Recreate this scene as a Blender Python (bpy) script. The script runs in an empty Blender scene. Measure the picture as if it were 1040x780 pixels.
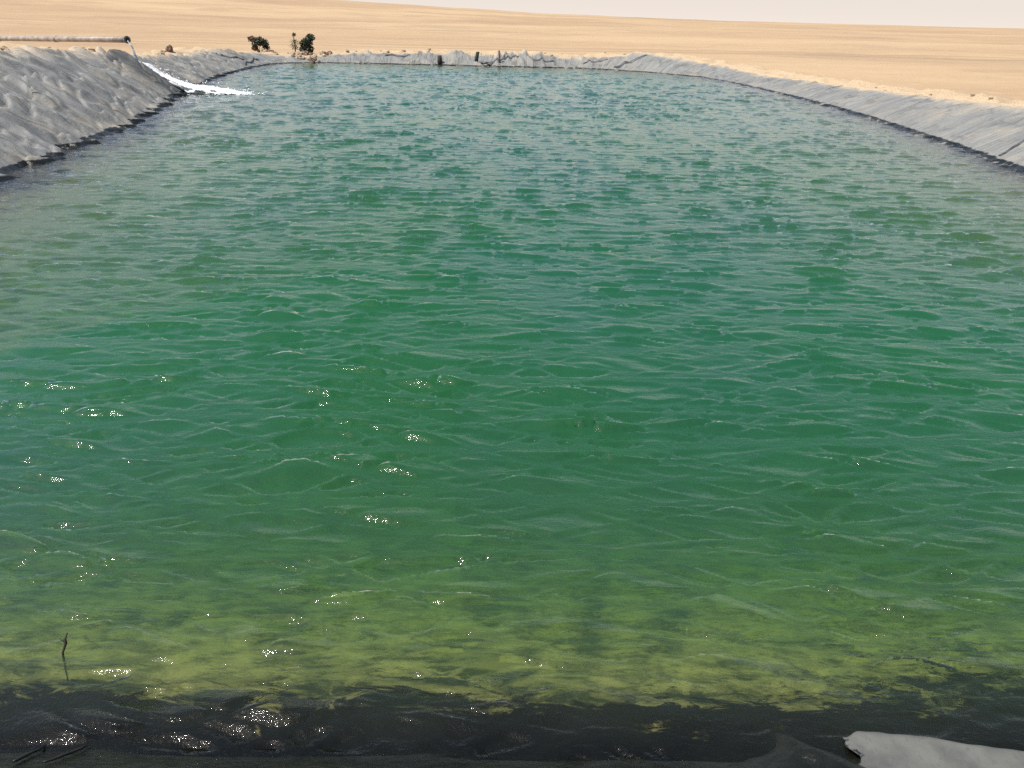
import bpy, bmesh, math, random
import numpy as np
from mathutils import Vector, Matrix

random.seed(7)
RNG = np.random.default_rng(11)
scene = bpy.context.scene
COL = scene.collection

# ------------------------------------------------------------------ helpers
def smooth(a, b, x):
    t = np.clip((x - a) / (b - a), 0.0, 1.0)
    return t * t * (3 - 2 * t)

_perm = np.random.default_rng(3).permutation(512).astype(np.int64)
_perm = np.concatenate([_perm, _perm, _perm])
_ga = np.random.default_rng(5).uniform(0, 2 * np.pi, 512)
_gx, _gy = np.cos(_ga), np.sin(_ga)

def perlin(x, y):
    x = np.asarray(x, float); y = np.asarray(y, float)
    xi = np.floor(x).astype(np.int64); yi = np.floor(y).astype(np.int64)
    xf = x - xi; yf = y - yi
    u = xf ** 3 * (xf * (xf * 6 - 15) + 10); v = yf ** 3 * (yf * (yf * 6 - 15) + 10)
    def g(ix, iy, fx, fy):
        h = _perm[(_perm[ix & 511] + iy) & 511]
        return _gx[h] * fx + _gy[h] * fy
    n00 = g(xi, yi, xf, yf); n10 = g(xi + 1, yi, xf - 1, yf)
    n01 = g(xi, yi + 1, xf, yf - 1); n11 = g(xi + 1, yi + 1, xf - 1, yf - 1)
    a = n00 + u * (n10 - n00); b = n01 + u * (n11 - n01)
    return 1.5 * (a + v * (b - a))

def fbm(x, y, o=4):
    s = 0; a = 1.0; f = 1.0
    for k in range(o):
        s = s + a * perlin(x * f + 17.3 * k, y * f - 9.1 * k); a *= .5; f *= 2.03
    return s

def grid_mesh(name, P, closed_u=False, keep=None, attrs=None):
    """P: (nu, nv, 3) array of points -> a mesh of quads"""
    nu, nv = P.shape[:2]
    idx = np.arange(nu * nv).reshape(nu, nv)
    if closed_u:
        idx2 = np.vstack([idx, idx[:1]])
    else:
        idx2 = idx
    a = idx2[:-1, :-1]; b = idx2[1:, :-1]; c = idx2[1:, 1:]; d = idx2[:-1, 1:]
    F = np.stack([a, b, c, d], -1).reshape(-1, 4)
    V = P.reshape(-1, 3)
    if keep is not None:
        k = keep.reshape(-1)
        F = F[k[F].all(1)]
        used = np.zeros(len(V), bool); used[F.ravel()] = True
        remap = np.cumsum(used) - 1
        F = remap[F]; V = V[used]
        if attrs: attrs = {n: A.reshape(-1)[used] for n, A in attrs.items()}
    me = bpy.data.meshes.new(name)
    me.vertices.add(len(V)); me.vertices.foreach_set('co', V.astype(np.float32).ravel())
    me.loops.add(F.size); me.loops.foreach_set('vertex_index', F.astype(np.int32).ravel())
    me.polygons.add(len(F))
    me.polygons.foreach_set('loop_start', (np.arange(len(F)) * 4).astype(np.int32))
    me.polygons.foreach_set('loop_total', np.full(len(F), 4, np.int32))
    me.polygons.foreach_set('use_smooth', np.ones(len(F), bool))
    for n, A in (attrs or {}).items():
        at = me.attributes.new(n, 'FLOAT', 'POINT')
        at.data.foreach_set('value', np.asarray(A, np.float32).ravel())
    me.update(); me.validate()
    return me

def link(name, me, mat=None, parent=None):
    o = bpy.data.objects.new(name, me); COL.objects.link(o)
    if mat: me.materials.append(mat)
    if parent is not None: o.parent = parent
    return o

def tag(o, label=None, cat=None, group=None, kind=None):
    if label: o['label'] = label
    if cat: o['category'] = cat
    if group: o['group'] = group
    if kind: o['kind'] = kind
    return o

def empty(name, loc=(0, 0, 0), rz=0):
    o = bpy.data.objects.new(name, None); COL.objects.link(o)
    o.location = loc; o.rotation_euler = (0, 0, rz); o.empty_display_size = .2
    return o

def bm_obj(name, bm, mat, parent=None, smooth_=True):
    me = bpy.data.meshes.new(name); bm.to_mesh(me); bm.free()
    if smooth_:
        me.polygons.foreach_set('use_smooth', np.ones(len(me.polygons), bool))
    return link(name, me, mat, parent)

def tube(bm, pts, radii, seg=10, cap=True):
    pts = [Vector(p) for p in pts]; rings = []
    for i, p in enumerate(pts):
        t = (pts[min(i + 1, len(pts) - 1)] - pts[max(i - 1, 0)]).normalized()
        a = t.orthogonal() if abs(t.z) > .9 else t.cross(Vector((0, 0, 1)))
        a.normalize(); b = t.cross(a).normalized()
        r = radii[i] if hasattr(radii, '__len__') else radii
        rings.append([bm.verts.new(p + (a * math.cos(2 * math.pi * k / seg) + b * math.sin(2 * math.pi * k / seg)) * r) for k in range(seg)])
    for r0, r1 in zip(rings[:-1], rings[1:]):
        for k in range(seg):
            bm.faces.new((r0[k], r0[(k + 1) % seg], r1[(k + 1) % seg], r1[k]))
    if cap:
        bm.faces.new(rings[0][::-1]); bm.faces.new(rings[-1])
    return rings

class NT:
    """small node-tree builder"""
    def __init__(s, name):
        s.m = bpy.data.materials.new(name); s.m.use_nodes = True
        s.t = s.m.node_tree; s.t.nodes.clear()
        s.out = s.t.nodes.new('ShaderNodeOutputMaterial')
    def n(s, typ, ins=None, **kw):
        x = s.t.nodes.new('ShaderNode' + typ)
        for k, v in kw.items(): setattr(x, k, v)
        for k, v in (ins or {}).items():
            sock = x.inputs[k]
            if isinstance(v, bpy.types.NodeSocket): s.t.links.new(v, sock)
            elif isinstance(v, bpy.types.Node): s.t.links.new(v.outputs[0], sock)
            else: sock.default_value = v
        return x
    def math(s, op, a, b=0.0, c=0.0, clamp=False):
        x = s.n('Math', {0: a, 1: b, 2: c}, operation=op); x.use_clamp = clamp
        return x.outputs[0]
    def mix(s, f, a, b, blend='MIX'):
        x = s.n('Mix', data_type='RGBA', blend_type=blend)
        for sock, v in ((x.inputs[0], f), (x.inputs[6], a), (x.inputs[7], b)):
            if isinstance(v, bpy.types.NodeSocket): s.t.links.new(v, sock)
            elif isinstance(v, tuple): sock.default_value = (*v, 1) if len(v) == 3 else v
            else: sock.default_value = v
        return x.outputs[2]
    def ramp(s, v, lo, hi, a=0.0, b=1.0):
        x = s.n('MapRange', {0: v, 1: lo, 2: hi, 3: a, 4: b}, interpolation_type='SMOOTHSTEP')
        return x.outputs[0]
    def noise(s, vec, scale, detail=4, rough=.55, dist=0.0):
        x = s.n('TexNoise', {'Scale': scale, 'Detail': detail, 'Roughness': rough, 'Distortion': dist})
        if vec is not None: s.t.links.new(vec, x.inputs['Vector'])
        return x.outputs[0]
    def pos(s):
        return s.n('NewGeometry').outputs['Position']
    def scaled(s, v, sc, rz=0.0):
        x = s.n('Mapping', {'Vector': v, 'Scale': sc, 'Rotation': (0, 0, rz)})
        return x.outputs[0]
    def attr(s, name):
        return s.n('Attribute', attribute_name=name, attribute_type='GEOMETRY').outputs['Fac']
    def done(s, sh, vol=None):
        s.t.links.new(sh if isinstance(sh, bpy.types.NodeSocket) else sh.outputs[0], s.out.inputs['Surface'])
        return s.m

def simple(name, col, rough=.7, var=.25, scale=8.0, metal=0.0, bump=0.0):
    N = NT(name); p = N.pos(); n = N.noise(p, scale)
    c = N.mix(N.ramp(n, .3, .7), tuple(x * (1 - var) for x in col), tuple(min(1, x * (1 + var)) for x in col))
    ins = {'Base Color': c, 'Roughness': rough, 'Metallic': metal}
    if bump:
        ins['Normal'] = N.n('Bump', {'Strength': .6, 'Distance': bump, 'Height': N.noise(p, scale * 3, 5)})
    return N.done(N.n('BsdfPrincipled', ins))

# ------------------------------------------------------------------ camera
F_PX, H_CAM = 800.0, 2.6
p = math.atan(374 / 800.0); r = math.radians(1.3)
r0 = Vector((1, 0, 0)); u0 = Vector((0, math.sin(p), math.cos(p))); fw = Vector((0, math.cos(p), -math.sin(p)))
cx = r0 * math.cos(r) + u0 * math.sin(r); cy = -r0 * math.sin(r) + u0 * math.cos(r)
M = Matrix((cx, cy, -fw)).transposed().to_4x4(); M.translation = Vector((0, 0, H_CAM))
cam = bpy.data.objects.new('camera', bpy.data.cameras.new('camera')); COL.objects.link(cam)
cam.matrix_world = M
cam.data.sensor_width = 36; cam.data.lens = 36 * F_PX / 1040; cam.data.clip_start = .05; cam.data.clip_end = 20000
scene.camera = cam

# ------------------------------------------------------------------ the pond outline
CTRL = [(-6.8, 2.6), (-4, 2.16), (0, 2.13), (4, 2.18), (7.5, 2.65), (9.3, 5), (9.8, 9), (10.1, 16.1), (10.38, 19), (10.57, 22.5), (10.72, 27.1),
        (10.5, 32.7), (9.85, 39.6), (8.7, 43.25), (6.06, 46.3), (3.46, 47.5), (-.4, 47.5), (-4.83, 47.6), (-10.3, 47.4),
        (-12.3, 46.5), (-13.24, 44.2), (-13.2, 39.4), (-12.6, 34.5), (-11.56, 29.1), (-10.5, 24), (-9.9, 21.7), (-9.28, 18),
        (-9.12, 16.1), (-8.66, 13.4), (-8.2, 9), (-7.9, 5)]
def catmull(C, n=40):
    C = np.array(C, float); out = []
    N_ = len(C)
    for i in range(N_):
        p0, p1, p2, p3 = C[i - 1], C[i], C[(i + 1) % N_], C[(i + 2) % N_]
        t = np.linspace(0, 1, n, endpoint=False)[:, None]
        out.append(.5 * ((2 * p1) + (-p0 + p2) * t + (2 * p0 - 5 * p1 + 4 * p2 - p3) * t ** 2 + (-p0 + 3 * p1 - 3 * p2 + p3) * t ** 3))
    return np.vstack(out)
CU = catmull(CTRL)
seglen = np.linalg.norm(np.roll(CU, -1, 0) - CU, axis=1)
S_at = np.concatenate([[0], np.cumsum(seglen)]); PER = S_at[-1]
def curve(s):
    s = np.mod(s, PER)
    q = np.vstack([CU, CU[:1]])
    return np.stack([np.interp(s, S_at, q[:, 0]), np.interp(s, S_at, q[:, 1])], -1)
def normal(s):
    t = curve(s + .4) - curve(s - .4); t /= np.linalg.norm(t, axis=1)[:, None]
    return np.stack([t[:, 1], -t[:, 0]], -1)           # outward (curve runs counter-clockwise)
def s_of(x, y):
    return S_at[np.argmin((CU[:, 0] - x) ** 2 + (CU[:, 1] - y) ** 2)]
# bank data by place: x, y, width of dry slope, height, wrinkles, slope under water, silt depth, wet height
KEY = [(-6.8, 2.6, 2.4, 1.3, .02, .45, .19, .55), (-2.5, 2.14, 2.1, 1.05, .008, .45, .225, .55), (.3, 2.13, 2.1, 1.05, .008, .45, .225, .55), (2.3, 2.14, 2.1, 1.05, .008, .45, .33, .55), (7.5, 2.65, 2.2, 1.15, .02, .45, .19, .55),
       (9.8, 9, 2.3, 1.15, .025, .16, .05, .07), (10.1, 16.1, 2.1, .98, .03, .15, .03, .07), (10.57, 22.5, 1.9, .74, .03, .16, .03, .06),
       (10.6, 30, 1.6, .48, .03, .18, .03, .05), (9.85, 39.6, 1.4, .30, .04, .25, .02, .03), (8.7, 43.25, 1.5, .5, .05, .25, .02, .03),
       (6.06, 46.3, 1.9, .80, .05, .25, .02, .03), (3.4, 47.5, 1.3, .52, .10, .25, .02, .04), (0, 47.5, 1.3, .60, .12, .25, .02, .05),
       (-4.8, 47.6, 1.2, .56, .11, .25, .02, .05), (-9, 47.4, 1.2, .50, .09, .25, .02, .04), (-11.6, 47, .9, .22, .03, .25, .02, .03),
       (-12.9, 45.5, 1.6, .42, .05, .28, .02, .05), (-13.24, 43, 2.0, .72, .07, .28, .02, .05), (-13.1, 37, 2.2, .66, .09, .3, .04, .06),
       (-12.2, 32, 2.3, .86, .09, .3, .2, .08), (-11.4, 28.4, 2.2, 1.22, .10, .3, .14, .10), (-10.5, 24, 2.7, 1.45, .10, .22, .14, .06),
       (-9.28, 18, 3.1, 1.60, .10, .19, .13, .06), (-8.66, 13.4, 3.3, 1.62, .10, .18, .12, .06), (-7.9, 5, 3.0, 1.5, .05, .18, .10, .08)]
ks = np.array([s_of(k[0], k[1]) for k in KEY]); od = np.argsort(ks); ks = ks[od]; kv = np.array([KEY[i][2:] for i in od])
def prop(s, j):
    return np.interp(np.mod(s, PER), np.concatenate([ks - PER, ks, ks + PER]), np.concatenate([kv[:, j]] * 3))
W_, H_, A_, SL_, SI_, WE_ = range(6)
FLOOR = -2.6
def profile(s, t):
    w, h, sl = prop(s, W_), prop(s, H_), prop(s, SL_)
    q = np.clip(t / w, 0, 1)
    up = h * (1 - (1 - q) ** 1.35)
    down = np.clip(t, -99, 0) * sl
    return np.where(t < 0, np.maximum(down, FLOOR), up) - np.clip(t - w, 0, 9) * .55

def nearest(X, Y):
    """signed distance (positive outside) and curve position of the nearest shore point"""
    D = np.empty(X.size); S = np.empty(X.size)
    x, y = X.ravel(), Y.ravel()
    C2 = CU[::2]; T = np.roll(CU, -1, 0)[::2] - C2; s2 = S_at[:-1][::2]
    nrm = np.stack([T[:, 1], -T[:, 0]], -1); nrm /= np.linalg.norm(nrm, axis=1)[:, None]
    tn = T / np.linalg.norm(T, axis=1)[:, None]
    for a in range(0, x.size, 20000):
        dx = x[a:a + 20000, None] - C2[:, 0]; dy = y[a:a + 20000, None] - C2[:, 1]
        d2 = dx * dx + dy * dy; i = d2.argmin(1); k = np.arange(len(i))
        sg = dx[k, i] * nrm[i, 0] + dy[k, i] * nrm[i, 1]
        al = dx[k, i] * tn[i, 0] + dy[k, i] * tn[i, 1]
        D[a:a + 20000] = np.where(np.abs(al) < .4, sg, np.sign(sg) * np.sqrt(d2[k, i])); S[a:a + 20000] = s2[i] + np.clip(al, -.3, .3)
    return D.reshape(X.shape), S.reshape(X.shape)

def wrinkle(s, t):
    a = prop(s, A_)
    far = smooth(38, 46, curve(s)[..., 1]) if s.ndim == 1 else 0
    wx = s + .35 * perlin(s * .7, t * .9 + 5); wt = t + .3 * perlin(s * .6 + 30, t * .8)
    def crease(f, w, pw):
        return (1 - np.minimum(1, np.abs(f) * w)) ** pw
    r1 = crease(perlin((wx + .25 * wt) / .62, wt / 4.2), 4.2, 1.3) * smooth(-.25, .35, perlin(s / 1.7, t / .9))
    r2 = crease(perlin((wx - .35 * wt) / 1.3 + 40, wt / 4.0), 5.0, 1.2)
    r3 = crease(perlin(wx / 3.0 + 11, wt / .6 + .25 * wx), 3.4, 1.6) * smooth(-.2, .3, perlin(s / 1.2 + 9, t / .8))
    r4 = crease(perlin((wx + .6 * wt) / .30 + 4, wt / 1.1), 3.0, 1.3) * smooth(-.1, .4, perlin(s / .9 + 50, t / .7))
    bulk = perlin(s / 1.9 + 7, t / 1.5 + 3) + .5 * perlin(s / .8, t / .9)
    fine = perlin(wx / .28, wt / .55) * .12 + perlin(wx / .13 + 5, wt / .2) * .03
    return 1.65 * a * (.75 * r1 + .90 * r2 - .75 * r3 + .34 * r4 + .38 * bulk + fine)
def fade(s, t):
    w = prop(s, W_)
    return smooth(-.9, .15, t) * .8 + .2 * smooth(-3, 0, t)

def mound(x, y):
    q_ = ((x - 1.20) / .17) ** 2 + ((y - 2.15 + .18 * (x - 1.2)) / .085) ** 2
    return .085 * np.exp(-q_ * (1 + .5 * perlin(x * 9, y * 9))) + .07 * np.exp(-((x - 1.10 + .5 * (y - 2.3)) / .045) ** 2 - ((y - 2.27) / .07) ** 2)

def liner_z(x, y):
    D, S = nearest(np.array([x]), np.array([y]))
    return float((profile(S, D) + wrinkle(S, D) * fade(S, D))[0])

# ------------------------------------------------------------------ liner
s = 0.0; SS = []
while s < PER:
    x, y = curve(np.array([s]))[0]; SS.append(s)
    if y < 3.0 and abs(x) < 3.2: ds = .02
    elif x < -7 and 8 < y < 34: ds = .045
    elif y > 34: ds = .07
    else: ds = .10
    s += ds
SS = np.array(SS)
tb = -np.concatenate([np.linspace(7.5, 1.5, 16), np.linspace(1.3, .5, 12), np.linspace(.46, .03, 16)])
vu = np.linspace(0, 1, 66)
tt = np.concatenate([[.08, .2, .35, .55, .8]])
wv = prop(SS, W_)[:, None]
T = np.concatenate([np.repeat(tb[None], len(SS), 0), vu[None] * wv, wv + tt[None]], 1)
S2 = np.repeat(SS[:, None], T.shape[1], 1)
Sf, Tf = S2.ravel(), T.ravel()
shape = T.shape
wr = wrinkle(Sf, Tf) * fade(Sf, Tf)
Z = profile(Sf, Tf) + wr
C0 = curve(Sf); Nn = normal(Sf)
XY = C0 + Nn * Tf[:, None]
# slump of the sheet: folds also push it sideways a little
XY += Nn * (.4 * wr)[:, None]
Z += mound(XY[:, 0], XY[:, 1])
P = np.concatenate([XY, Z[:, None]], 1).reshape(*shape, 3)

N = NT('liner_plastic')
geo = N.n('NewGeometry'); pos = geo.outputs['Position']
z = N.n('SeparateXYZ', {0: pos}).outputs[2]
big = N.noise(pos, .55, 5, .6); mid = N.noise(pos, 2.2, 6, .65, .6); fine = N.noise(pos, 14, 5, .65)
u = N.n('CombineXYZ', {0: N.attr('along'), 1: N.attr('across'), 2: 0.0}).outputs[0]
streak = N.noise(N.scaled(u, (4.5, .55, 1)), 1.0, 5, .65, .4)
dry = N.mix(N.ramp(streak, .3, .72), (.165, .167, .158), (.25, .248, .228))
dust = N.ramp(N.math('ADD', big, N.math('MULTIPLY', mid, .5)), .72, .98)
dry = N.mix(N.math('MULTIPLY', dust, .6), dry, (.32, .28, .215))
up = N.ramp(N.math('ADD', N.attr('rise'), N.math('MULTIPLY_ADD', mid, .5, -.25)), .72, 1.02)
dry = N.mix(N.math('MULTIPLY', up, .8), dry, (.47, .38, .265))
stain = N.ramp(N.noise(N.scaled(u, (1.1, 1.6, 1)), 1.0, 7, .7, .5), .50, .66)
dry = N.mix(N.math('MULTIPLY', stain, .55), dry, (.095, .096, .092))
scuff = N.ramp(fine, .62, .74)
dry = N.mix(N.math('MULTIPLY', scuff, .35), dry, (.09, .09, .09))
splash = N.ramp(N.math('ADD', N.attr('splash'), N.math('MULTIPLY_ADD', streak, .7, -.35)), .35, .55)
dry = N.mix(N.math('MULTIPLY', splash, .6), dry, (.035, .036, .037))
# wave-washed black band at the water's edge
wob = N.math('MULTIPLY_ADD', N.noise(pos, 5.0, 5, .6), .14, -.07)
wet = N.math('SUBTRACT', N.attr('wet_height'), N.math('ADD', z, N.math('MULTIPLY', wob, N.math('MINIMUM', N.math('MULTIPLY', N.attr('wet_height'), 8.0), 1.2))))
wetf = N.ramp(wet, -.008, .014)
# (clean black plastic where the waves keep it washed)
wcol = N.mix(N.ramp(mid, .35, .7), (.0035, .0045, .0035), (.012, .014, .010))
# silt and algae below the water
dep = N.math('SUBTRACT', N.math('MULTIPLY', z, -1.0), N.attr('silt_depth'))
lowf = N.noise(N.scaled(pos, (1.1, 2.4, 2)), 1.0, 3, .5)
wob2 = N.math('ADD', N.math('MULTIPLY_ADD', N.noise(N.scaled(pos, (3.2, 6.5, 5)), 1.0, 7, .74, .9), 2.2, -1.1), N.math('MULTIPLY_ADD', lowf, 1.8, -.9))
siltf = N.ramp(N.math('ADD', dep, N.math('MULTIPLY', wob2, N.math('MULTIPLY_ADD', N.attr('silt_depth'), .6, .15))), -.02, .035)
patch = N.noise(N.scaled(pos, (3.4, 6.0, 5)), 1.0, 8, .70, .45)
scol = N.mix(N.ramp(patch, .41, .59), (.085, .10, .04), (.60, .50, .20))
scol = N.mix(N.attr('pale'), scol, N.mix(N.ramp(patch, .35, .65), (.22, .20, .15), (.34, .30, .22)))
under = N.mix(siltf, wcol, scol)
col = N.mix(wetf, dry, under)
rough = N.n('MapRange', {0: wetf, 1: 0.0, 2: 1.0, 3: .62, 4: .28}).outputs[0]
bh = N.math('ADD', N.math('MULTIPLY', mid, .7), N.math('MULTIPLY', fine, .25))
bh = N.math('ADD', bh, N.math('MULTIPLY', N.math('MULTIPLY', streak, .8), N.math('SUBTRACT', 1.0, wetf)))
# sharp creases in the sheet, most of them running down the bank
dryf = N.math('SUBTRACT', 1.0, wetf)
for sc_, rz_, wid, hgt in (((1.1, .16, 1), .10, .020, .50), ((1.9, .26, 1), -.14, .022, .36)):
    nz_ = N.noise(N.scaled(u, sc_, rz_), 1.0, 3, .55, .35)
    dip = N.ramp(N.math('ABSOLUTE', N.math('SUBTRACT', nz_, .5)), 0.0, wid, -hgt, 0.0)
    bh = N.math('ADD', bh, N.math('MULTIPLY', dip, dryf))
bmp = N.n('Bump', {'Strength': .8, 'Distance': .05, 'Height': bh})
liner_mat = N.done(N.n('BsdfPrincipled', {'Base Color': col, 'Roughness': rough, 'Normal': bmp, 'Specular IOR Level': N.ramp(z, -.02, .01, 0.0, .25)}))

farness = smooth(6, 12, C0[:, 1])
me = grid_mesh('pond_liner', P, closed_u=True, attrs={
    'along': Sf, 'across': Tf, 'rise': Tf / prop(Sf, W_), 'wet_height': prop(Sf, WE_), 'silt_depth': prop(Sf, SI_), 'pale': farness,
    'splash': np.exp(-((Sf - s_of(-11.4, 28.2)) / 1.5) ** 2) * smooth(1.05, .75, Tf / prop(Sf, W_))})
liner = tag(link('pond_liner', me, liner_mat), 'wrinkled grey plastic sheeting lining the banks all round the pond', 'pond liner')

# overlap seams welded across the banks: raised double strips with a dark edge
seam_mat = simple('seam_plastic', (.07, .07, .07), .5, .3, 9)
def seam(s0, s1, t0, t1, w, lift, mat=seam_mat, name='weld_seam'):
    n = 50
    q = np.linspace(0, 1, n); so = s0 + (s1 - s0) * q + .05 * np.sin(q * 9 + s0); to = t0 + (t1 - t0) * q
    cs = np.linspace(-1, 1, 7)
    S = (so[:, None] + cs[None] * w * .5).ravel(); T_ = np.repeat(to[:, None], 7, 1).ravel()
    ZZ = profile(S, T_) + wrinkle(S, T_) * fade(S, T_)
    up_ = np.repeat((lift * (1 - np.abs(cs) ** 3))[None], n, 0).ravel() + .004
    xy = curve(S) + normal(S) * (T_ + .4 * wrinkle(S, T_) * fade(S, T_))[:, None]
    return link(name, grid_mesh(name, np.concatenate([xy, (ZZ + up_)[:, None]], 1).reshape(n, 7, 3)), mat, liner)
sr = s_of(10.2, 17.4)
seam(sr + .1, sr + .9, .10, 1.9, .10, .035)
for (x, y, w) in ((10.6, 24.5, .09), (10.6, 31, .09), (-9.2, 16.9, .09)):
    q = s_of(x, y); seam(q, q + .5, .1, 1.6, w, .02, liner_mat)
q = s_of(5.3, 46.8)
seam(q + .1, q - .95, .05, 1.55, .24, .07, seam_mat, 'shaded_overlap_fold')  # raised fold edge, its dark shadow put into the strip's colour

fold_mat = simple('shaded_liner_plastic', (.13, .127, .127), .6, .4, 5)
# bunched folds of slack sheet along the far bank, their shade put into the colour
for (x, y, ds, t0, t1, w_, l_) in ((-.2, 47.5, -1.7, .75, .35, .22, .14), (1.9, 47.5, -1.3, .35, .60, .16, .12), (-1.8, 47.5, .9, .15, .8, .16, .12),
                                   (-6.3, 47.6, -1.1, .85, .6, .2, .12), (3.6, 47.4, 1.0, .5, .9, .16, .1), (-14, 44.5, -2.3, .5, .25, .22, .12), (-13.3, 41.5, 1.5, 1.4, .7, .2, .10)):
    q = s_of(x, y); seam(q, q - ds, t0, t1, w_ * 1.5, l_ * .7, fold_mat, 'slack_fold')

# ------------------------------------------------------------------ desert ground
def axis(lo, hi, step, far, n):
    core = np.arange(lo, hi + step, step)
    g = np.geomspace(step * 1.5, far, n)
    return np.concatenate([(lo - g)[::-1], core, hi + g])
gx = axis(-19, 16, .17, 3800, 95); gy = axis(-3, 54, .17, 4200, 110)
gy = gy[gy > -400]
GX, GY = np.meshgrid(gx, gy, indexing='ij')
R = np.hypot(GX, GY); AZ = np.degrees(np.arctan2(GX, np.maximum(GY, 1e-3)))
near = (GX > -24) & (GX < 21) & (GY > -8) & (GY < 60)
D = np.full(GX.shape, 30.0); Sg = np.zeros(GX.shape)
d_, s_ = nearest(GX[near], GY[near]); D[near] = d_; Sg[near] = s_
# open desert: low undulation near, a long dune rising to the left far away
el = np.interp(AZ, [-90, -45, -31, -20, -10, 2, 13.5, 30, 60, 90], [1.1, 1.15, 1.1, .86, .60, .165, -.02, -.07, -.1, -.1])
ridge = 2.6 + 620 * np.tan(np.radians(el + .03 * perlin(AZ / 3.0, 4.2) + .012 * perlin(AZ / .8, 1.2)))
base = .22 + .10 * fbm(GX / 9, GY / 9, 3) * smooth(55, 90, R) + .55 * perlin(GX / 70 + 3, GY / 34) * smooth(60, 140, R) + .8 * perlin(GX / 190, GY / 75 + 9) * smooth(100, 260, R)
wgt = smooth(120, 620, R)
des = base * (1 - wgt) + wgt * (ridge + .5 * perlin(GX / 120 + 3, GY / 60) * smooth(620, 300, R))
des = np.where(R > 620, ridge - (R - 620) * .012 * smooth(620, 1500, R) - 3 * smooth(620, 1100, R), des)
w = prop(Sg.ravel(), W_).reshape(D.shape); h = prop(Sg.ravel(), H_).reshape(D.shape)
lip = h + .05 + .07 * perlin(GX / .9, GY / .9) + .05 * perlin(GX / .35 + 8, GY / .35)
under_z = profile(Sg.ravel(), np.minimum(D, w).ravel()).reshape(D.shape) - .35
rag = .16 * perlin(GX / .8 + 20, GY / .8) + .10 * perlin(GX / .3, GY / .3 + 50)
bt = 1.1 + .8 * smooth(.9, 1.5, h)
g1 = under_z + (lip - under_z) * smooth(-.22, .12, D - w + rag)
rough_top = .13 * fbm(GX / .8, GY / .8, 4)
blend = smooth(0, 1, (D - w - bt) / (3.5 + 2 * smooth(.9, 1.5, h)))
GZ = np.where(D < w + .3, g1, lip + rough_top * smooth(.1, .5, D - w))
GZ = GZ * (1 - blend) + des * blend + .06 * fbm(GX / .6 + 9, GY / .6, 3) * smooth(6, 2, D - w) * smooth(.3, .8, D - w)
# the photographer's bank continues behind the camera
GP = np.stack([GX, GY, GZ], -1)

N = NT('desert_sand')
pos = N.pos()
b1 = N.noise(N.scaled(pos, (.008, .011, .02), .15), 1.0, 7, .62, .8)
b2 = N.noise(N.scaled(pos, (.035, .05, .1), -.1), 1.0, 5, .6, .6)
b3 = N.noise(pos, 1.3, 6, .62); b4 = N.noise(pos, 26, 4, .6)
c = N.mix(N.ramp(b1, .36, .64), (.36, .245, .146), (.465, .335, .197))
c = N.mix(N.math('MULTIPLY', N.ramp(b2, .52, .68), .45), c, (.27, .19, .125))
c = N.mix(N.math('MULTIPLY', N.ramp(b3, .5, .75), .35), c, (.54, .42, .28))
c = N.mix(N.math('MULTIPLY', N.ramp(b4, .62, .72), .4), c, (.30, .20, .12))
sp_ = N.n('SeparateXYZ', {0: pos})
for y0, amp_, wid in ((66, 9, 1.6), (71, 9, 1.4), (128, 22, 5.0)):       # worn vehicle tracks crossing the plain
    yy = N.math('ADD', N.math('SUBTRACT', sp_.outputs[1], y0), N.math('MULTIPLY_ADD', N.noise(N.scaled(pos, (.012, .0, .0)), 1.0, 2, .5), 4.0 * amp_, -2.0 * amp_))
    c = N.mix(N.math('MULTIPLY', N.ramp(N.math('ABSOLUTE', yy), wid, wid * .5), .40), c, (.27, .185, .115))
mott = N.noise(N.scaled(pos, (.11, .16, .1)), 1.0, 6, .65, .5)
c = N.mix(N.math('MULTIPLY', N.ramp(mott, .52, .66), .35), c, (.30, .21, .13))
spo = N.ramp(N.math('ADD', N.attr('spoil'), N.math('MULTIPLY_ADD', b3, 1.0, -.5)), .35, .75)
c = N.mix(N.math('MULTIPLY', spo, .75), c, N.mix(N.ramp(b4, .4, .65), (.54, .42, .275), (.36, .26, .165)))
bmp = N.n('Bump', {'Strength': .7, 'Distance': .06, 'Height': N.math('ADD', b3, N.math('MULTIPLY', b4, .2))})
sand_mat = N.done(N.n('BsdfPrincipled', {'Base Color': c, 'Roughness': .95, 'Normal': bmp, 'Specular IOR Level': .1}))
ground = tag(link('ground', grid_mesh('ground', GP, attrs={'spoil': smooth(3.6, .6, D - w)}), sand_mat), kind='structure')

def ground_z(x, y):
    i = min(max(np.searchsorted(gx, x) - 1, 0), len(gx) - 2); j = min(max(np.searchsorted(gy, y) - 1, 0), len(gy) - 2)
    a = (x - gx[i]) / (gx[i + 1] - gx[i]); b = (y - gy[j]) / (gy[j + 1] - gy[j])
    return float(GZ[i, j] * (1 - a) * (1 - b) + GZ[i + 1, j] * a * (1 - b) + GZ[i, j + 1] * (1 - a) * b + GZ[i + 1, j + 1] * a * b)

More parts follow.
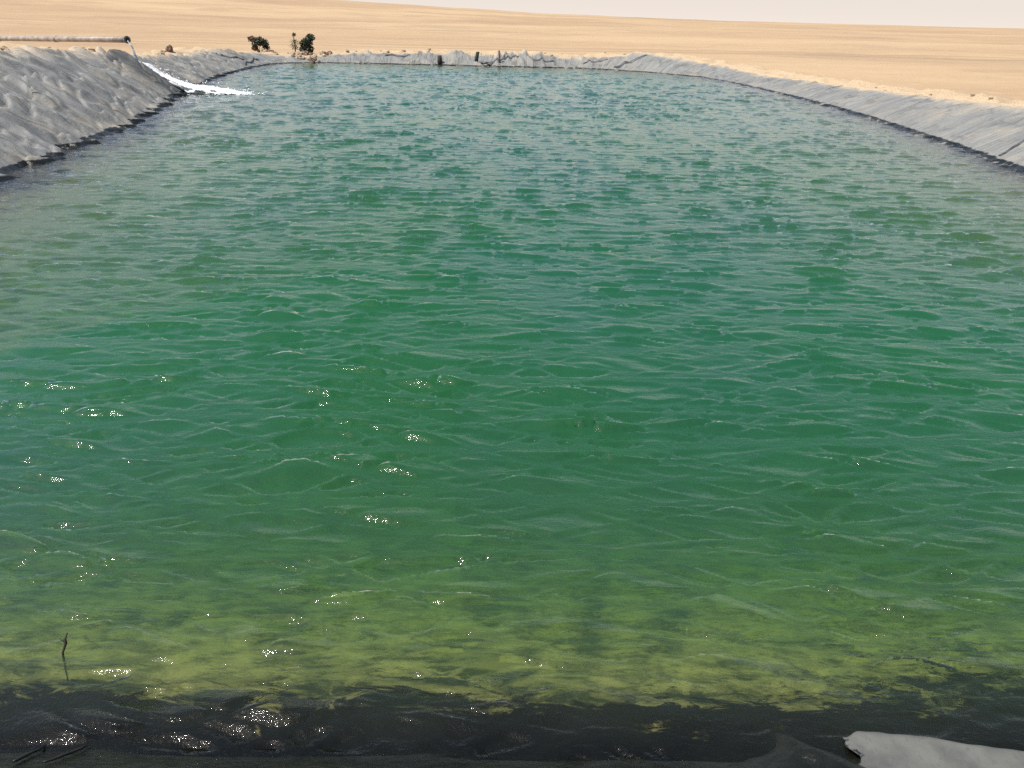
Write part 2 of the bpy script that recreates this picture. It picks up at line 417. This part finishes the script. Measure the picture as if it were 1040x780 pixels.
# ------------------------------------------------------------------ water
wy = [1.85]
while wy[-1] < 48.6:
    y = wy[-1]; wy.append(y + float(np.clip(.011 + (y - 3) * .0042, .012, .075)))
wy = np.array(wy)
wx = [0.0]
while wx[-1] < 14.6:
    x = wx[-1]; wx.append(x + float(np.interp(x, [0, 2.5, 6], [.022, .028, .06])))
wx = np.array(wx); wx = np.concatenate([-wx[:0:-1], wx])
WX, WY = np.meshgrid(wx, wy, indexing='ij')
cgx = np.arange(-16, 16, .2); cgy = np.arange(1, 50, .2)
A, B = np.meshgrid(cgx, cgy, indexing='ij'); dC, sC = nearest(A, B)
slC = prop(sC.ravel(), SL_).reshape(sC.shape)
def bil(G, X, Y):
    fx = np.clip((X - cgx[0]) / .2, 0, len(cgx) - 1.001); fy = np.clip((Y - cgy[0]) / .2, 0, len(cgy) - 1.001)
    i = fx.astype(int); j = fy.astype(int); a = fx - i; b = fy - j
    return G[i, j] * (1 - a) * (1 - b) + G[i + 1, j] * a * (1 - b) + G[i, j + 1] * (1 - a) * b + G[i + 1, j + 1] * a * b
wd = bil(dC, WX, WY); wsl = bil(slC, WX, WY)
depth = np.clip(-wd * wsl, 0, -FLOOR)
# wind ripples: a band of short-crested trochoidal waves running down the pond
wpx = WX + .20 * perlin(WX / 1.7, WY / 1.7); wpy = WY + .16 * perlin(WX / 1.9 + 9, WY / 1.5) + .015 * perlin(WX / .6, WY / .6 + 4) + .010 * WX ** 2 * smooth(14, 3, WY)
ya_ = np.linspace(0, 52, 800); yb_ = np.concatenate([[0], np.cumsum((.45 * smooth(7, 24, ya_[1:])) * np.diff(ya_))])
wpy = wpy + np.interp(WY, ya_, yb_)                                  # the chop is shorter towards the far, sheltered end
HX = np.zeros_like(WX); DX = np.zeros_like(WX); DY = np.zeros_like(WX); HS = np.zeros_like(WX); HR = np.zeros_like(WX)
nw = 110
short = np.arange(nw) >= 65
lam = np.where(short, np.exp(RNG.normal(np.log(.15), .25, nw)).clip(.09, .24), np.exp(RNG.normal(np.log(.40), .20, nw)).clip(.26, .75))
th = RNG.normal(0, 1, nw) * np.where(short, .65, .29) + math.radians(-90 - 2)
k = 2 * np.pi / lam
amp = lam ** 1.05 * RNG.uniform(.4, 1.2, nw)
for sel, steep in ((~short, .20), (short, .045)):
    amp[sel] *= steep / math.sqrt(float(((amp[sel] * k[sel]) ** 2).sum()) / 2)          # overall steepness
ph = RNG.uniform(0, 2 * np.pi, nw)
for i in range(nw):
    kx, ky = k[i] * math.cos(th[i]), k[i] * math.sin(th[i])
    f = kx * wpx + ky * wpy + ph[i]
    cs, sn = np.cos(f), np.sin(f)
    if short[i]: HS += amp[i] * cs
    else:
        HX += amp[i] * cs; DX -= .5 * amp[i] * math.cos(th[i]) * sn; DY -= .5 * amp[i] * math.sin(th[i]) * sn
# crossing trains of sharp-crested wavelets: they make the net of thin pale ridges
for j, (lm, dg, st) in enumerate(((.46, -3, .27), (.43, 14, .23), (.40, -16, .23), (.36, 26, .08), (.34, -28, .08), (.60, 6, .16))):
    an_ = math.radians(-90 + dg); kk = 2 * np.pi / lm
    f = kk * (math.cos(an_) * wpx + math.sin(an_) * wpy) + 1.9 * perlin(WX / 1.5 + 13 * j, WY / 1.1 - 7 * j) + .3 * perlin(WX / .5 - 5 * j, WY / .42 + 3 * j)
    grp = np.clip(.45 + 1.1 * perlin(WX / 1.3 + 31 * j, WY / .9 + 17 * j), 0.03, 1.15)
    rid = 1 - np.sqrt(np.sin(f / 2) ** 2 + .05)
    HR += grp * st / kk * 1.5 * (rid ** 1.25 - .3)
HX += 5.0 * (HX * HX - (HX * HX).mean())                            # sharper crests, flatter troughs
HX += HR
HX += HS * (.8 + .5 * perlin(WX / 1.4, WY / .9 + 30)) * smooth(22, 7, WY) * (1 + .5 * smooth(.35, .05, depth))   # short wavelets riding on them, where the mesh carries them
gust = .95 + .25 * perlin(WX / 5.5 + 2, WY / 4 + 1)
att = smooth(-.05, .6, -wd) * .35 + .65
sheltered = 1 - .35 * smooth(40, 47, WY)
gnl = gust * att * sheltered * (1 - .20 * smooth(7, 24, WY)) * (1 + .22 * smooth(8, 4, WY))
WP = np.stack([WX + DX * gnl, WY + DY * gnl, HX * gnl], -1)
N = NT('pond_water')
geo = N.n('NewGeometry'); pos = geo.outputs['Position']
rip = N.noise(N.scaled(pos, (7.5, 14, 14)), 1.0, 4, .6, .5)
rip2 = N.noise(N.scaled(pos, (24, 38, 38)), 1.0, 3, .55)
rip3 = N.noise(pos, 75, 2, .5)
wash = N.ramp(N.attr('depth'), .30, .02, 0.0, 1.0)                 # the wash at the water's edge is choppier
bmp = N.n('Bump', {'Strength': 1.0, 'Distance': .0065, 'Height': N.math('ADD', N.math('ADD', rip, N.math('MULTIPLY', rip2, N.math('MULTIPLY_ADD', wash, .3, .30))), N.math('MULTIPLY', rip3, N.math('MULTIPLY_ADD', wash, .17, .09)))})
inc = geo.outputs['Incoming']
cosi = N.math('ABSOLUTE', N.n('VectorMath', {0: inc, 1: bmp}, operation='DOT_PRODUCT').outputs['Value'])
sin2 = N.math('DIVIDE', N.math('SUBTRACT', 1.0, N.math('MULTIPLY', cosi, cosi)), 1.777)
cost = N.math('SQRT', N.math('SUBTRACT', 1.0, sin2))
path = N.math('DIVIDE', N.attr('depth'), cost)
K = (1.45, .85, 1.75)          # turbid green water: attenuation per metre for red, green, blue
tr = N.n('CombineColor', {i: N.math('EXPONENT', N.math('MULTIPLY', path, -K[i])) for i in range(3)}).outputs[0]
inv = N.n('CombineColor', {i: N.math('SUBTRACT', 1.0, N.math('EXPONENT', N.math('MULTIPLY', path, -K[i] * 1.6))) for i in range(3)}).outputs[0]
cloud = N.noise(N.scaled(pos, (.16, .10, .1)), 1.0, 4, .55)
body = N.mix(N.ramp(cloud, .35, .65), (.010, .079, .023), (.0125, .074, .043))
shoal = N.math('EXPONENT', N.math('MULTIPLY', N.attr('depth'), -2.1))   # silt stirred up over the shallows
body = N.mix(shoal, body, (.040, .064, .024))
dif = N.n('BsdfDiffuse', {'Color': N.mix(1.0, body, inv, 'MULTIPLY'), 'Normal': (0, 0, 1)})
nz = N.n('CombineXYZ', {0: 0.0, 1: 0.0, 2: 1.0}); N.t.links.new(nz.outputs[0], dif.inputs['Normal'])
see = N.n('MixShader', {0: .48, 1: N.n('BsdfTransparent', {'Color': tr}), 2: N.n('BsdfRefraction', {'Color': tr, 'Roughness': 0.0, 'IOR': 1.333, 'Normal': bmp})})
add = N.n('AddShader', {0: see, 1: dif})
gl = N.n('BsdfGlossy', {'Color': (1, 1, 1, 1), 'Roughness': .03, 'Normal': bmp})
fr = N.n('Fresnel', {'IOR': 1.333, 'Normal': bmp})
water_mat = N.done(N.n('MixShader', {0: fr, 1: add, 2: gl}))
water = tag(link('water', grid_mesh('water', WP, keep=(wd < .55), attrs={'depth': depth}), water_mat), kind='structure')

# ------------------------------------------------------------------ inlet pipe and its stream
pipe_mat = simple('rusty_pipe_steel', (.30, .255, .215), .6, .3, 3.0, .2, .01)
flange_mat = simple('flange_steel', (.17, .14, .12), .6, .3, 6.0, .2)
e0 = Vector((-13.22, 28.8, 1.60)); e1 = Vector((-29, 42.3, 1.02))
pipe = empty('inlet_pipe', e0)
tag(pipe, 'long pale brown steel pipe with flanged open end above the left bank', 'pipe')
bm = bmesh.new(); dirp = (e1 - e0)
tube(bm, [dirp * q for q in (0, .25, .5, .75, 1)], .095, 20)
bm_obj('pipe_barrel', bm, pipe_mat, pipe)
bm = bmesh.new(); dn = dirp.normalized()
tube(bm, [dn * -.03, dn * .03], .118, 24); bm_obj('flange', bm, flange_mat, pipe, False)
for q in (5.9, 11.9):
    bm = bmesh.new(); tube(bm, [dn * (q - .12), dn * (q + .12)], .112, 20); bm_obj('coupling', bm, pipe_mat, pipe)
bm = bmesh.new(); tube(bm, [dn * -.034, dn * -.031], .065, 20); bm_obj('mouth_shade', bm, simple('mouth_shade_black', (.01, .01, .01), .9), pipe, False)  # black disc on the flange face, painting the shade inside the pipe

N = NT('white_water'); pos = N.pos()
nf = N.noise(pos, 9, 6, .7, .6)
air = N.ramp(N.math('ADD', N.attr('air'), N.math('MULTIPLY_ADD', nf, .8, -.4)), .30, .62)
foam_mat = N.done(N.n('BsdfPrincipled', {'Base Color': N.mix(air, (.17, .19, .20), N.mix(N.ramp(nf, .35, .6), (.78, .80, .80), (.90, .91, .91))), 'Roughness': .3,
    'Normal': N.n('Bump', {'Strength': .8, 'Distance': .05, 'Height': nf})}))
spray_mat = simple('spray_droplets', (.86, .88, .88), .4, .08)
pth = np.array([(-13.18, 28.75, 1.56), (-13.06, 28.72, 1.40), (-12.9, 28.62, 0), (-12.45, 28.48, 0), (-12.1, 28.4, 0), (-11.7, 28.36, 0), (-11.2, 28.4, 0), (-10.7, 28.45, 0),
                (-10.2, 28.5, .05), (-9.7, 28.5, .01), (-9.2, 28.5, -.02)])
for i in range(2, 8):
    pth[i, 2] = max(liner_z(pth[i, 0], pth[i, 1]), 0) + [0, 0, .03, .02, .02, .05, .10, .08][i]
hw = np.array([.022, .028, .06, .15, .17, .20, .32, .46, .56, .50, .25]); hh = np.array([.03, .03, .04, .05, .07, .10, .16, .16, .11, .05, .02])
q = np.linspace(0, len(pth) - 1, 120); ii = np.arange(len(pth))
pc = np.stack([np.interp(q, ii, pth[:, j]) for j in range(3)], -1); hwq = np.interp(q, ii, hw); hhq = np.interp(q, ii, hh)
td = np.gradient(pc, axis=0); td /= np.linalg.norm(td, axis=1)[:, None]; sd = np.stack([-td[:, 1], td[:, 0], 0 * q], -1); sd /= np.linalg.norm(sd, axis=1)[:, None]
an = np.linspace(0, 2 * np.pi, 28, endpoint=False)
rr = 1 + .32 * perlin(q[:, None] * 1.6, 3 * np.cos(an)[None] + 2 * np.sin(an)[None]) + .22 * perlin(q[:, None] * 5, 5 * np.cos(an)[None])
FP = pc[:, None] + sd[:, None] * (np.cos(an)[None] * rr * hwq[:, None])[..., None] + np.array([0, 0, 1.0]) * (np.sin(an)[None] * rr * hhq[:, None])[..., None]
FP = np.concatenate([FP, FP[:, :1]], 1)
stream = tag(link('water_stream', grid_mesh('water_stream', FP, attrs={'air': np.repeat(np.interp(q, [0, 2.0, 4.2, 5.2, 10], [.5, .45, .55, .95, 1.0])[:, None], 29, 1)}), foam_mat), 'white rush of foaming water pouring down the left bank into the pond', 'water stream')
bm = bmesh.new()
for _ in range(110):
    f = random.random() ** .8; i = int(40 + f * 79); o_ = pc[i] + sd[i] * random.gauss(0, .6) * hwq[i] * 1.1
    m_ = Matrix.Translation((o_[0] + random.uniform(-.1, .25), o_[1], max(.02, o_[2] + abs(random.gauss(0, .09)) + hhq[i] * .5)))
    bmesh.ops.create_icosphere(bm, subdivisions=1, radius=random.uniform(.008, .028), matrix=m_)
for _ in range(170):       # flecks of foam drifting off the splash
    fx, fy = -9.9 + random.gauss(0, .55), 28.4 + random.gauss(0, .32)
    m_ = Matrix.Translation((fx, fy, .012 + random.uniform(0, .01))) @ Matrix.Rotation(random.uniform(0, 3), 4, 'Z') @ Matrix.Diagonal((random.uniform(1, 3), 1, .35, 1))
    bmesh.ops.create_icosphere(bm, subdivisions=1, radius=random.uniform(.015, .045), matrix=m_)
sp = bm_obj('spray', bm, spray_mat, stream); sp['kind'] = 'stuff'

# ------------------------------------------------------------------ plants on the far left corner
def leaf_mat(name, a, b):
    N = NT(name); n = N.noise(N.pos(), 5, 3)
    c = N.mix(N.ramp(n, .35, .65), a, b)
    d = N.n('BsdfPrincipled', {'Base Color': c, 'Roughness': .6})
    return N.done(N.n('MixShader', {0: .25, 1: d, 2: N.n('BsdfTranslucent', {'Color': c})}))
dark_leaf = leaf_mat('dark_leaves', (.016, .026, .012), (.045, .060, .026))
brown_leaf = leaf_mat('dry_brown_leaves', (.07, .035, .025), (.13, .075, .05))
bark = simple('bark', (.09, .06, .04), .9, .3, 20)
def shrub(name, x, y, clumps, n, leaf, label, stems=5, size=.075):
    z0 = ground_z(x, y); o = empty(name, (x, y, z0)); tag(o, label, 'shrub')
    bm = bmesh.new()
    for k in range(stems):
        cxy = clumps[k % len(clumps)]
        tip = Vector((cxy[0] + random.uniform(-.1, .1), cxy[1] + random.uniform(-.1, .1), cxy[2]))
        tube(bm, [Vector((random.uniform(-.06, .06), random.uniform(-.06, .06), -.1)), tip * .5 + Vector((random.uniform(-.06, .06), 0, .05)), tip], [.028, .018, .006], 6)
    bm_obj('stem', bm, bark, o)
    for gi, mt in enumerate(leaf):
        bm = bmesh.new()
        for cl in clumps:
            if cl[6] != gi: continue
            for _ in range(int(n * cl[3] * cl[4] * cl[5] / .03)):
                v = Vector((random.gauss(0, 1), random.gauss(0, 1), random.gauss(0, 1))).normalized() * (random.random() ** .45)
                c_ = Vector((cl[0] + v.x * cl[3], cl[1] + v.y * cl[4], max(.02, cl[2] + v.z * cl[5])))
                a = Vector((random.gauss(0, 1), random.gauss(0, 1), random.gauss(0, 1))).normalized(); b = a.orthogonal().normalized()
                L = size * random.uniform(.6, 1.4); Wd = L * .42
                bm.faces.new([bm.verts.new(c_ - a * L), bm.verts.new(c_ + b * Wd), bm.verts.new(c_ + a * L), bm.verts.new(c_ - b * Wd)])
        bm_obj('foliage', bm, mt, o, False)
    o.scale = (1, 1, .88)
    return o
shrub('shrub', -15.2, 50.0, [(-.42, 0, .92, .26, .25, .20, 1), (-.25, 0, .62, .2, .25, .2, 0), (.02, 0, .78, .28, .3, .30, 0), (.30, 0, .70, .24, .25, .26, 0), (-.3, 0, .36, .2, .2, .2, 1), (.35, .1, .42, .2, .2, .2, 0)],
      330, [dark_leaf, brown_leaf], 'ragged dark shrub with reddish brown leaves on the sandy rim at the far left corner', 7)
shrub('shrub', -12.45, 49.9, [(0, 0, .42, .42, .35, .36, 0), (.08, 0, .85, .30, .3, .34, 0), (.28, 0, 1.16, .26, .25, .24, 0), (-.22, 0, .78, .18, .2, .22, 0)],
      420, [dark_leaf], 'dense blackish green shrub beside the rubble, darkest and tallest clump on the far bank', 6)
def sapling(x, y):
    z0 = ground_z(x, y); o = empty('sapling', (x, y, z0)); tag(o, 'thin upright sapling with sparse leaves just left of the dark dense shrub', 'sapling')
    bm = bmesh.new(); tube(bm, [(0, 0, -.1), (.02, 0, .6), (-.02, 0, 1.1), (0, 0, 1.62)], [.035, .03, .022, .01], 7)
    for q in range(9):
        z_ = .35 + q * .13; a = random.uniform(0, 6.28); L = .26 - .012 * q
        tube(bm, [(0, 0, z_), (math.cos(a) * L, math.sin(a) * L, z_ + .2)], [.012, .005], 5)
    bm_obj('trunk', bm, bark, o)
    bm = bmesh.new()
    for _ in range(420):
        z_ = random.choice([random.uniform(.35, 1.15), random.uniform(.35, 1.15), random.gauss(1.55, .06)]); rad = .22 * (1 - abs(z_ - .7) / 1.2)
        c_ = Vector((random.gauss(0, rad * .7), random.gauss(0, rad * .7), z_))
        a = Vector((random.gauss(0, 1), random.gauss(0, 1), random.gauss(0, 1))).normalized(); b = a.orthogonal().normalized(); L = random.uniform(.03, .065)
        bm.faces.new([bm.verts.new(c_ - a * L), bm.verts.new(c_ + b * L * .4), bm.verts.new(c_ + a * L), bm.verts.new(c_ - b * L * .4)])
    bm_obj('foliage', bm, dark_leaf, o, False)
    o.scale = (1, 1, .66)
sapling(-13.1, 49.8)

# ------------------------------------------------------------------ rubble, clods and stakes
stone_mat = simple('pale_stone', (.40, .31, .21), .95, .35, 9, 0, .02)
brown_mat = simple('brown_stone', (.16, .10, .07), .95, .35, 9, 0, .02)
def stone(x, y, z_, sx, sy, sz, mat, label, group=None, name='stone'):
    bm = bmesh.new(); bmesh.ops.create_icosphere(bm, subdivisions=3, radius=1.0)
    o1, o2 = random.uniform(0, 90), random.uniform(0, 90)
    for v in bm.verts:
        d = v.co.copy(); n_ = 1 + .42 * float(perlin(d.x * 1.3 + o1, d.y * 1.3 + d.z * .9 + o2)) + .2 * float(perlin(d.x * 3 + d.z * 2 + o2, d.y * 3 + o1))
        for ax in ((1, .3, .2), (-.4, 1, .3), (.2, -.6, .8)):
            q_ = Vector(ax).normalized(); dd = d.dot(q_)
            if abs(dd) > .72: n_ *= .72 / abs(dd)
        v.co = Vector((d.x * sx, d.y * sy, d.z * sz)) * n_
    o = bm_obj(name, bm, mat, None, False); o.location = (x, y, z_ + sz * .35); o.rotation_euler = (0, 0, random.uniform(0, 6))
    return tag(o, label, 'stone', group)
for k_ in range(40):
    x = random.gauss(-11.9, .5); y = random.uniform(47.3, 49.2); sc_ = random.uniform(.09, .24)
    stone(x, y, max(ground_z(x, y), liner_z(x, y)), sc_ * random.uniform(.9, 1.6), sc_, sc_ * random.uniform(.6, 1), stone_mat if random.random() < .7 else brown_mat,
          'broken stone in the rubble heap at the water below the dark dense shrub', 'rubble below the dark shrub')
for k_ in range(12):
    x = random.uniform(-15.4, -13.2); y = random.uniform(49.3, 50.2); sc_ = random.uniform(.06, .14)
    stone(x, y, ground_z(x, y), sc_ * 1.3, sc_, sc_ * .8, stone_mat, 'pale lump of earth on the rim between the two far shrubs', 'lumps between the two shrubs', 'earth_clod')
stone(-14.55, 49.6, ground_z(-14.55, 49.6), .42, .28, .2, brown_mat, 'broad low brown heap of earth right of the ragged far shrub', None, 'earth_mound')
stone(-15.7, 38.2, ground_z(-15.7, 38.2), .17, .15, .2, brown_mat, 'small pointed dark stone standing alone on the sand right of the pipe end')
for k_ in range(46):       # sand clods lying along the rim
    s_k = random.uniform(s_of(-9.4, 17), s_of(9.9, 15)); s_k = random.choice([random.uniform(s_of(10.1, 16), s_of(10.5, 33)), random.uniform(s_of(6, 46.3), s_of(-10, 47.4)), random.uniform(s_of(-13.2, 40), s_of(-9.4, 19))])
    pt = curve(np.array([s_k]))[0] + normal(np.array([s_k]))[0] * (prop(np.array([s_k]), W_)[0] + random.uniform(.0, .7))
    sc_ = random.uniform(.03, .06) if pt[0] > 7 else random.uniform(.04, .11)
    side = 'right' if pt[0] > 7 else ('far' if pt[1] > 44 else 'left')
    stone(pt[0], pt[1], ground_z(*pt), sc_ * 1.4, sc_, sc_ * .8, stone_mat, 'pale sandy clod on the rim of the %s bank' % side, 'sandy clods on the %s rim' % side, 'sand_clod')

wood_mat = simple('dark_wood', (.05, .036, .025), .85, .4, 12)
def stake(x, y, hgt, wid, label, mat=wood_mat, lean=0.0):
    z0 = liner_z(x, y) - .15
    bm = bmesh.new(); tube(bm, [(0, 0, 0), (lean * .4, 0, hgt * .5), (lean, 0, hgt), (lean, 0, hgt + .015)], [wid, wid * .96, wid * .9, wid * .7], 9)
    for v in bm.verts: v.co += Vector((random.uniform(-1, 1), random.uniform(-1, 1), 0)) * wid * .12
    o = bm_obj('stake', bm, mat); o.location = (x, y, z0); return tag(o, label, 'stake')
stake(-4.47, 47.75, .52, .13, 'thick short dark brown stump of a stake at the far waterline, leftmost of three')
stake(-2.45, 47.75, .66, .11, 'dark greenish stake leaning at the far waterline, middle of three', simple('mossy_wood', (.03, .04, .025), .85, .4, 12), .12)
stake(-1.1, 47.85, .78, .055, 'thin pale brown stake at the far waterline, rightmost of three', simple('pale_wood', (.16, .10, .075), .85, .4, 12), -.05)

# ------------------------------------------------------------------ small things at the near edge
def twig(pts, radii, label, mat, name='twig', side=None):
    o = Vector(pts[0]); bm = bmesh.new()
    tube(bm, [Vector(q) - o for q in pts], radii, 8)
    if side: tube(bm, [Vector(q) - o for q in side], [radii[-1], radii[-1] * .6], 6)
    b = bm_obj(name, bm, mat); b.location = o; return tag(b, label, 'twig')
twig([(-1.97, 2.63, -.16), (-1.965, 2.64, .0), (-1.95, 2.655, .042), (-1.953, 2.662, .060), (-1.94, 2.67, .088)], [.003, .005, .007, .006, .003], 'crooked dark twig poking up out of the shallow water at lower left', wood_mat,
     side=[(-1.95, 2.655, .045), (-1.972, 2.655, .07)])
stick_mat = simple('wet_black_wood', (.012, .010, .008), .5, .4, 20)
def lay(x0, y0, x1, y1, up_=.012, n=6):
    out = []
    for q in np.linspace(0, 1, n):
        x = x0 + (x1 - x0) * q; y = y0 + (y1 - y0) * q; out.append((x, y, liner_z(x, y) + up_ + random.uniform(0, .006)))
    return out
twig(lay(-1.785, 2.00, -1.775, 2.15), [.005, .007, .007, .006, .005, .003], 'short straight dark stick on wet plastic, leftmost of two at bottom left', stick_mat, 'stick')
twig(lay(-1.675, 2.00, -1.61, 2.15), [.004, .005, .006, .006, .005, .003], 'thin slanting dark stick on wet plastic, rightmost of two at bottom left', stick_mat, 'stick')

# dry grey sheet lying over the wet liner
N = NT('dry_sheet_plastic'); pos = N.pos()
f1 = N.noise(pos, 5, 5, .6); f2 = N.noise(pos, 38, 4, .6); f3 = N.noise(N.scaled(pos, (42, 30, 30), .4), 1.0, 3, .6)
c = N.mix(N.ramp(f1, .3, .7), (.085, .087, .076), (.145, .145, .125))
c = N.mix(N.math('MULTIPLY', N.ramp(f2, .55, .68), .4), c, (.12, .115, .10))
c = N.mix(N.math('MULTIPLY', N.ramp(f3, .60, .66), .45), c, (.09, .085, .08))
wx_ = N.math('ADD', N.attr('inset'), N.math('MULTIPLY_ADD', N.noise(pos, 9, 6, .7), .22, -.11))
c = N.mix(N.ramp(wx_, .012, -.004), c, (.012, .012, .012))
sheet_mat = N.done(N.n('BsdfPrincipled', {'Base Color': c, 'Roughness': .38, 'Normal': N.n('Bump', {'Strength': .35, 'Distance': .003, 'Height': f2})}))
nu, nv = 120, 70
uu = np.linspace(0, 1, nu)[:, None]; vv = np.linspace(0, 1, nv)[None]
# far edge from (1.28,2.385) to (2.9,2.15); runs back up the near bank
ex = 1.345 + 1.7 * uu; ey = 2.335 - .135 * (ex - 1.22) - .05 * smooth(.05, 0, uu)
lft = .03 * np.sin(vv * 14 + .3) + .035 * perlin(vv * 16, 0 * vv + 2) + .012 * perlin(vv * 45, 0 * vv + 7)
SX = ex + (lft - .14 * vv) * (1 - uu) ** 3; SY = ey - vv * 1.1 + .004 * perlin(ex * 3, 0 * ex)
dS, sS = nearest(SX, SY)
SZ = np.maximum(profile(sS.ravel(), dS.ravel()).reshape(dS.shape), .005) + .008 + .9 * mound(SX, SY) + .012 * perlin(SX / .25, SY / .3) + .006 * perlin(SX / .08, SY / .1) + .006 * smooth(.05, 0, vv)
SZ = SZ - .018 * smooth(.10, 0, uu)
inset = SX - (ex[0, 0] + (lft - .14 * vv)) - .006
me = grid_mesh('plastic_sheet', np.stack([SX, SY, SZ], -1), attrs={'inset': inset})
sheet = tag(link('plastic_sheet', me, sheet_mat), 'dusty pale grey plastic sheet with straight edge on wet liner at lower right', 'plastic sheet')
md = sheet.modifiers.new('thickness', 'SOLIDIFY'); md.thickness = .003; md.offset = 0

# ------------------------------------------------------------------ light
SUN_EL, SUN_AZ = math.radians(63), math.radians(-112)      # azimuth from +Y towards +X
wd_ = bpy.data.worlds.new('World'); scene.world = wd_; wd_.use_nodes = True
nt = wd_.node_tree; nt.nodes.clear()
sky = nt.nodes.new('ShaderNodeTexSky'); sky.sky_type = 'NISHITA'; sky.sun_disc = False
sky.sun_elevation = SUN_EL; sky.sun_rotation = SUN_AZ; sky.air_density = 1.0; sky.dust_density = 2.0; sky.ozone_density = 1.0; sky.altitude = 100
bg = nt.nodes.new('ShaderNodeBackground'); bg.inputs[1].default_value = .10
wo = nt.nodes.new('ShaderNodeOutputWorld')
# dusty desert air: a pale warm veil that thins with height
tc = nt.nodes.new('ShaderNodeTexCoord'); sx = nt.nodes.new('ShaderNodeSeparateXYZ'); nt.links.new(tc.outputs['Generated'], sx.inputs[0])
mx = nt.nodes.new('ShaderNodeMath'); mx.operation = 'MAXIMUM'; nt.links.new(sx.outputs[2], mx.inputs[0]); mx.inputs[1].default_value = 0
ml = nt.nodes.new('ShaderNodeMath'); ml.operation = 'MULTIPLY'; nt.links.new(mx.outputs[0], ml.inputs[0]); ml.inputs[1].default_value = -5.5
ex_ = nt.nodes.new('ShaderNodeMath'); ex_.operation = 'EXPONENT'; nt.links.new(ml.outputs[0], ex_.inputs[0])
mm = nt.nodes.new('ShaderNodeMath'); mm.operation = 'MULTIPLY'; nt.links.new(ex_.outputs[0], mm.inputs[0]); mm.inputs[1].default_value = .92
mc = nt.nodes.new('ShaderNodeMix'); mc.data_type = 'RGBA'; nt.links.new(mm.outputs[0], mc.inputs[0])
nt.links.new(sky.outputs[0], mc.inputs[6]); mc.inputs[7].default_value = (6.35, 5.65, 5.1, 1)
nt.links.new(mc.outputs[2], bg.inputs[0]); nt.links.new(bg.outputs[0], wo.inputs[0])
sun = bpy.data.objects.new('sun', bpy.data.lights.new('sun', 'SUN')); COL.objects.link(sun)
sun.data.energy = 3.6; sun.data.angle = math.radians(.53); sun.data.color = (1, .965, .91)
to_sun = Vector((math.sin(SUN_AZ) * math.cos(SUN_EL), math.cos(SUN_AZ) * math.cos(SUN_EL), math.sin(SUN_EL)))
sun.rotation_euler = to_sun.to_track_quat('Z', 'Y').to_euler()
vs = scene.view_settings; vs.view_transform = 'Standard'; vs.look = 'None'; vs.gamma = 1; vs.exposure = .6; vs.use_curve_mapping = False
scene.render.engine = 'CYCLES'
cy_ = scene.cycles; cy_.use_denoising = False; cy_.caustics_refractive = False; cy_.caustics_reflective = False; cy_.max_bounces = 5; cy_.transparent_max_bounces = 12; cy_.sample_clamp_indirect = 8
